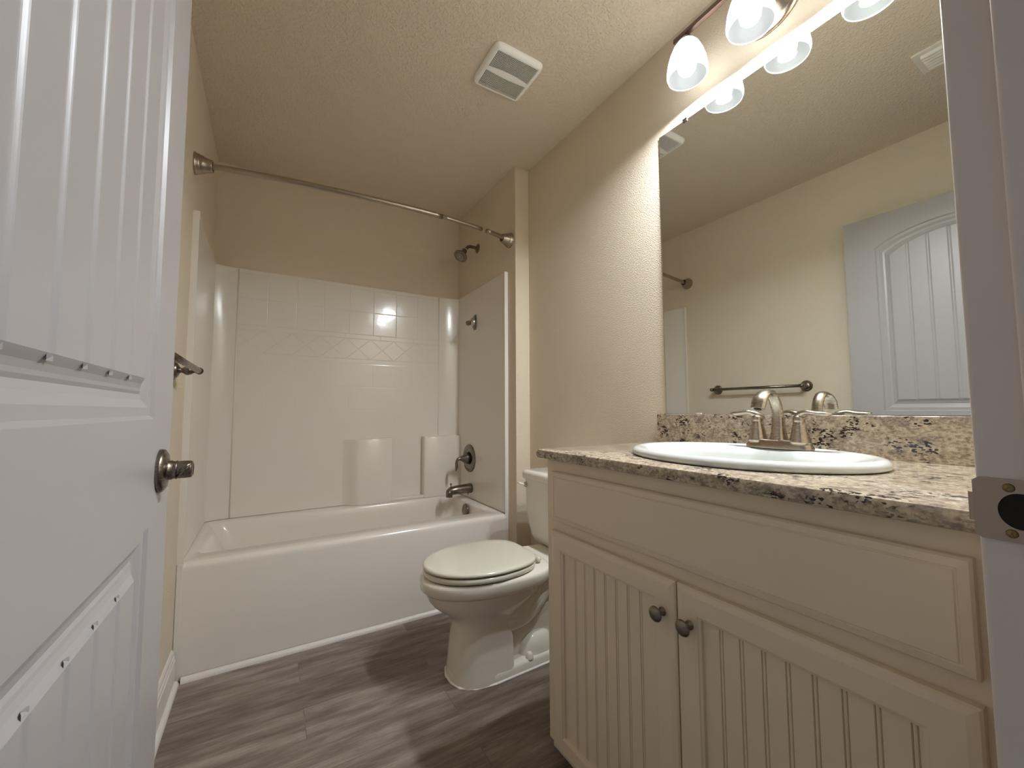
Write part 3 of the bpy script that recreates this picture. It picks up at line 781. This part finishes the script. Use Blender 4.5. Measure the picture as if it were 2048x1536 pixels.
SC = Vector((1.290, -2.176, 0))           # sink centre
ZC = .9035
def counter():
    x0, x1, y0, y1 = 1.0085, W - .001, VY1, -1.695
    r = .014
    mb = MB()
    # slab with an eased (rounded) edge, with the oval cut-out for the basin
    prof = [(0.010, ZC - .0295), (.003, ZC - .027), (0, ZC - .018), (.0005, ZC - .010), (.004, ZC - .003), (.011, ZC)]
    N = 64
    def outl(o):
        a, b, c, d_ = x0 + o, x1, y0, y1 - o; pts = []
        for k in range(N):
            q = 2 * PI * k / N
            cx, cy = math.cos(q), math.sin(q)
            # project onto the rectangle
            tx = ((b - SC.x) / cx) if cx > 1e-9 else ((a - SC.x) / cx if cx < -1e-9 else 1e9)
            ty = ((d_ - SC.y) / cy) if cy > 1e-9 else ((c - SC.y) / cy if cy < -1e-9 else 1e9)
            t = min(tx, ty); pts.append([SC.x + cx * t, SC.y + cy * t])
        # snap closest samples to the corners
        for X in (a, b):
            for Y in (c, d_):
                i = min(range(N), key=lambda i: (pts[i][0] - X) ** 2 + (pts[i][1] - Y) ** 2); pts[i] = [X, Y]
        return pts
    rs = [[(x, y, z) for x, y in outl(o)] for o, z in prof]
    hole = [(SC.x + .195 * math.cos(2 * PI * k / N), SC.y + .245 * math.sin(2 * PI * k / N)) for k in range(N)]
    rs.append([(x, y, ZC) for x, y in hole]); rs.append([(x, y, ZC - .0295) for x, y in hole])
    rs.append(rs[0])
    mb.rings(rs, True, False, False, False)
    o = build('granite_countertop', mb, GRAN, None, autosm=35)
    tag(o, 'speckled beige granite vanity countertop with rounded edge', 'countertop')
    b = build('granite_backsplash', MB().box(W - .021, W - .001, YD + .002, -1.7178, ZC, 1.0075), GRAN, None, bevel=.0015)
    tag(b, 'speckled granite backsplash strip under the mirror', 'backsplash')
counter()

def sink():
    s = thing('sink', 'white oval drop-in sink set in the granite counter', 'sink', (SC.x, SC.y, ZC))
    def ell(a, b, z, dx=0, N=72): return [(SC.x + dx + b * math.cos(2 * PI * k / N), SC.y + a * math.sin(2 * PI * k / N), z) for k in range(N)]
    A, B = .282, .221
    rs = [ell(A - .008, B - .008, ZC + .0005), ell(A - .001, B - .001, ZC + .003), ell(A, B, ZC + .008), ell(A - .002, B - .002, ZC + .014), ell(A - .008, B - .008, ZC + .0195), ell(A - .018, B - .018, ZC + .0210),
          ell(A - .028, B - .028, ZC + .0195), ell(A - .034, B - .036, ZC + .0175), ell(A - .042, B - .062, ZC + .016, -.020), ell(A - .048, B - .070, ZC + .011, -.023), ell(A - .056, B - .077, ZC - .005, -.024),
          ell(A - .078, B - .093, ZC - .06, -.024), ell(A - .12, B - .122, ZC - .105, -.024), ell(A - .19, B - .17, ZC - .130, -.022), ell(.024, .024, ZC - .136, -.02)]
    build('basin', MB().rings(rs, True, False, True, True), SINKM, s)
    build('drain_ring', MB().lathe([(.024, 0), (.022, .003), (.016, .004), (.014, 0)], (SC.x - .02, SC.y, ZC - .1365), (0, 0, 1), 30), NICK, s)
sink()

def faucet():
    fx, fy, z0 = 1.447, -2.189, ZC + .0195
    f = thing('faucet', 'brushed nickel two-handle faucet with arched spout on the sink rim', 'faucet', (fx, fy, z0))
    # base: bar with flared round ends
    def outl(o, z):
        pts = []
        N = 56
        for k in range(N):
            q = 2 * PI * k / N; c, s_ = math.cos(q), math.sin(q)
            b = (.0265 - o) * (1 - .12 * math.cos(2 * PI * 0 + PI * 2 * abs(s_)) )
            pts.append((fx + (.0275 - o) * math.copysign(abs(c) ** .75, c), fy + (.0815 - o) * math.copysign(abs(s_) ** .62, s_), z))
        return pts
    mb = MB(); mb.rings([outl(0, z0 - .001), outl(0, z0 + .003), outl(.0035, z0 + .010), outl(.0065, z0 + .018), outl(.0085, z0 + .0205)], True, True, True, True)
    build('base_plate', mb, NICK, f, autosm=60)
    # spout
    pts = spline([(fx + .004, fy, z0 + .010), (fx + .004, fy, z0 + .040), (fx + .003, fy, z0 + .080), (fx - .006, fy, z0 + .118), (fx - .030, fy, z0 + .144), (fx - .058, fy, z0 + .143), (fx - .082, fy, z0 + .126), (fx - .0935, fy, z0 + .102)], 7)
    rad = interp([.0245, .0180, .0148, .0142, .0150, .0170, .0188, .0175], 7)
    build('spout', MB().tube(pts, rad, 28, interp([1, .95, .85, .72, .55, .48, .52, .62], 7), up=(-1, 0, 0)), NICK, f)
    d = Vector((-.40, 0, -.92))
    build('aerator', MB().lathe([(.0085, -.001), (.0085, .001), (.0001, .0005)], Vector((fx - .0937, fy, z0 + .1022)), d, 24), DARK, f)
    build('lift_rod', MB().lathe([(.002, 0), (.002, .055), (.0045, .058), (.005, .064), (.003, .068)], (fx + .030, fy, z0 + .010), (0, 0, 1), 16), NICK, f)
    for s_ in (-1, 1):
        y = fy + s_ * .0515
        h = build('handle', MB().lathe([(.0255, .012), (.0235, .020), (.0195, .036), (.0155, .056), (.0135, .067), (.0130, .068), (.0135, .069), (.0135, .078), (.0115, .084)], (fx, y, z0), (0, 0, 1), 36), NICK, f)
        lp = spline([(fx + .010, y - s_ * .012, z0 + .080), (fx + .002, y + s_ * .002, z0 + .086), (fx - .003, y + s_ * .020, z0 + .0925), (fx - .004, y + s_ * .040, z0 + .0900), (fx - .003, y + s_ * .060, z0 + .0885), (fx - .002, y + s_ * .0735, z0 + .0895)], 6)
        build('lever', MB().tube(lp, interp([.006, .0115, .0120, .0130, .0125, .004], 6), 20, interp([.9, .85, .60, .50, .50, .5], 6), up=(0, 0, 1)), NICK, h)
faucet()

# ------------------------------------------------------------------ mirror, vanity light
def mirror():
    m = thing('wall_mirror', 'large frameless wall mirror above the granite backsplash', 'mirror', (W - .006, -2.19, 1.009))
    y0, y1, z0, z1 = -2.630, -1.7505, 1.0088, 2.0799
    mb = MB().box(W - .0055, W - .001, y0, y1, z0, z1)
    build('glass', mb, GEDGE, m)
    mb = MB(); x = W - .00555
    mb.add([(x, y0, z0), (x, y1, z0), (x, y1, z1), (x, y0, z1)], [(0, 1, 2, 3)])
    g = build('silvering', mb, MIRR, m)
    for y, z, s_ in ((-1.866, z1, 1), (-2.59, z1, 1), (-1.883, z0, -1), (-2.59, z0, -1)):
        mb = MB().box(W - .0085, W - .0055, y - .009, y + .009, z - s_ * (.008 if s_ > 0 else .0035), z + (.006 if s_ > 0 else .0)).box(W - .0085, W - .001, y - .010, y + .010, z, z + (.006 if s_ > 0 else -.0003))
        build('clip', mb, DNICK if s_ > 0 else WHITEP, m, bevel=.001)
mirror()

def vlight():
    f = thing('vanity_light', 'three-globe nickel vanity light above the mirror, all lamps lit', 'light fixture', (W, -2.161, 2.27))
    ly = [-1.952, -2.161, -2.371]; lx = 1.456
    build('backplate', MB().lathe([(.101, 0), (.101, .004), (.096, .010), (.088, .013), (.080, .014), (.078, .018), (.0001, .022)], (W, -2.161, 2.271), (-1, 0, 0), 64), NICK, f)
    build('arm', MB().tube(spline([(W - .015, -2.161, 2.29), (W - .06, -2.161, 2.305), (lx + .01, -2.161, 2.300)], 5), .009, 18), NICK, f)
    build('bar', MB().box(lx - .009, lx + .009, -2.416, -1.907, 2.284, 2.300), brushed('bar_nickel', lin(128, 108, 100), .3), f, bevel=.003)
    first = None
    for y in ly:
        o = (lx, y, 0)
        sk = MB().lathe([(.006, 2.284), (.006, 2.275), (.018, 2.272), (.023, 2.262), (.023, 2.250), (.020, 2.246)], (lx, y, 0), (0, 0, 1), 30)
        so = build('socket', sk, NICK, f)
        prof = [(.0215, 2.258), (.030, 2.254), (.0405, 2.240), (.0520, 2.214), (.0600, 2.186), (.0640, 2.158), (.0640, 2.146), (.0615, 2.135)]
        inner = [(r - .003, z) for r, z in prof[::-1]]
        inner[0] = (.0585, 2.1352)
        sh = MB().lathe(prof, (lx, y, 0), (0, 0, 1), 48, False, False)
        so2 = build('shade', sh, SHADEM, f)
        build('shade_lining', MB().lathe([prof[-1]] + inner, (lx, y, 0), (0, 0, 1), 48, False, False), INNERM, so2)
        ld = bpy.data.lights.new('lamp_light', 'AREA'); ld.shape = 'DISK'; ld.size = .050; ld.spread = math.radians(172); ld.energy = LAMP; ld.color = (.90, .95, 1.0)
        lo = bpy.data.objects.new('lamp_light', ld); COL.objects.link(lo); lo.parent = f
        lo.location = Vector((lx, y, 2.1425)) - f.location
        bl = MB().lathe([(.012, 2.246), (.013, 2.232), (.019, 2.212), (.0270, 2.194), (.030, 2.177), (.0275, 2.161), (.020, 2.150), (.010, 2.145), (.0005, 2.144)], (lx, y, 0), (0, 0, 1), 32)
        build('bulb', bl, BULBM, f)
vlight()

# ------------------------------------------------------------------ ceiling fan grille and air register
def fan_vent():
    cx, cy, a = 1.104, -1.362, .1135
    v = thing('exhaust_fan_grille', 'white slotted exhaust fan cover on the ceiling near the tub', 'vent', (cx, cy, H))
    def sq(s, z, n=5.0, N=64, bow=.0):
        pts = []
        for k in range(N):
            q = 2 * PI * k / N; c, s_ = math.cos(q), math.sin(q)
            pts.append((cx + s * math.copysign(abs(c) ** (2 / n), c), cy + s * math.copysign(abs(s_) ** (2 / n), s_), z))
        return pts
    zf = H - .020
    # frame: outer skirt and border ring down to the slot field
    mb = MB()
    mb.rings([sq(a, H - .0002, 9), sq(a, H - .006, 9), sq(a - .003, H - .014, 9), sq(a - .010, zf + .002, 9), sq(a - .0165, zf, 60)], True, False, False, True)
    ys_g = [(cy - .097, cy - .013), (cy + .016, cy + .092)]
    x0, x1 = cx - .094, cx + .094
    def edge(x, which):
        t = (x - cx) / .094
        w = .010 * math.cos(t * PI / 2)
        return w
    # solid band between the two slot groups, wider in the middle; plus end borders
    N = 24
    def strip(f0, f1):
        rs = [[], []]
        for k in range(N + 1):
            x = cx - a + .0145 + (2 * a - .029) * k / N
            rs[0].append((x, f0(x), zf)); rs[1].append((x, f1(x), zf))
        mb.rings(rs, False, False, False, False)
    lo1 = lambda x: cy - .009 - edge(x, 0) * .9
    hi1 = lambda x: cy + .011 + edge(x, 0) * .5
    strip(lo1, hi1)
    strip(lambda x: cy - a + .0145, lambda x: cy - .092)
    strip(lambda x: cy + .092, lambda x: cy + a - .0145)
    mb.box(cx - a + .0145, x0, cy - a + .0145, cy + a - .0145, zf + .0003, zf + .003).box(x1, cx + a - .0145, cy - a + .0145, cy + a - .0145, zf + .0003, zf + .003)
    GW = Mat('grille_white', lin(246, 244, 240), .4).m
    build('cover', mb, GW, v)
    # slats
    sl = MB(); n = 36
    for k in range(n + 1):
        x = x0 + (x1 - x0) * k / n
        sl.box(x - .00105, x + .00105, cy - .093, lo1(x) + .001, zf, zf + .0015)
        sl.box(x - .00105, x + .00105, hi1(x) - .001, cy + .093, zf, zf + .0015)
    build('slats', sl, GW, v)
    build('housing', MB().box(cx - a + .016, cx + a - .016, cy - a + .016, cy + a - .016, H - .0055, H - .0005), DARK, v)
fan_vent()

def register():
    x1, x0, y1, y0 = .655, .50, -2.255, -2.555
    v = thing('air_register', 'white ceiling air register seen in the mirror near the door', 'vent', ((x0 + x1) / 2, (y0 + y1) / 2, H))
    fr = MB().box(x0, x1, y1 - .022, y1, H - .007, H - .0003).box(x0, x1, y0, y0 + .022, H - .007, H - .0003).box(x0, x0 + .022, y0 + .022, y1 - .022, H - .007, H - .0003).box(x1 - .022, x1, y0 + .022, y1 - .022, H - .007, H - .0003)
    build('frame', fr, WHITEP, v)
    build('duct', MB().box(x0 + .02, x1 - .02, y0 + .02, y1 - .02, H - .003, H - .0008), DARK, v)
    bl = MB()
    for k in range(6):
        x = x0 + .03 + k * .019
        rs = [[(x + .010 * math.sin(q), y, H - .005 - .014 * math.cos(q)) for q in [j * PI / 2 / 6 for j in range(7)]] for y in (y0 + .022, y1 - .022)]
        bl.rings(rs, False, False, False, True)
    build('blades', bl, WHITEP, v)
register()
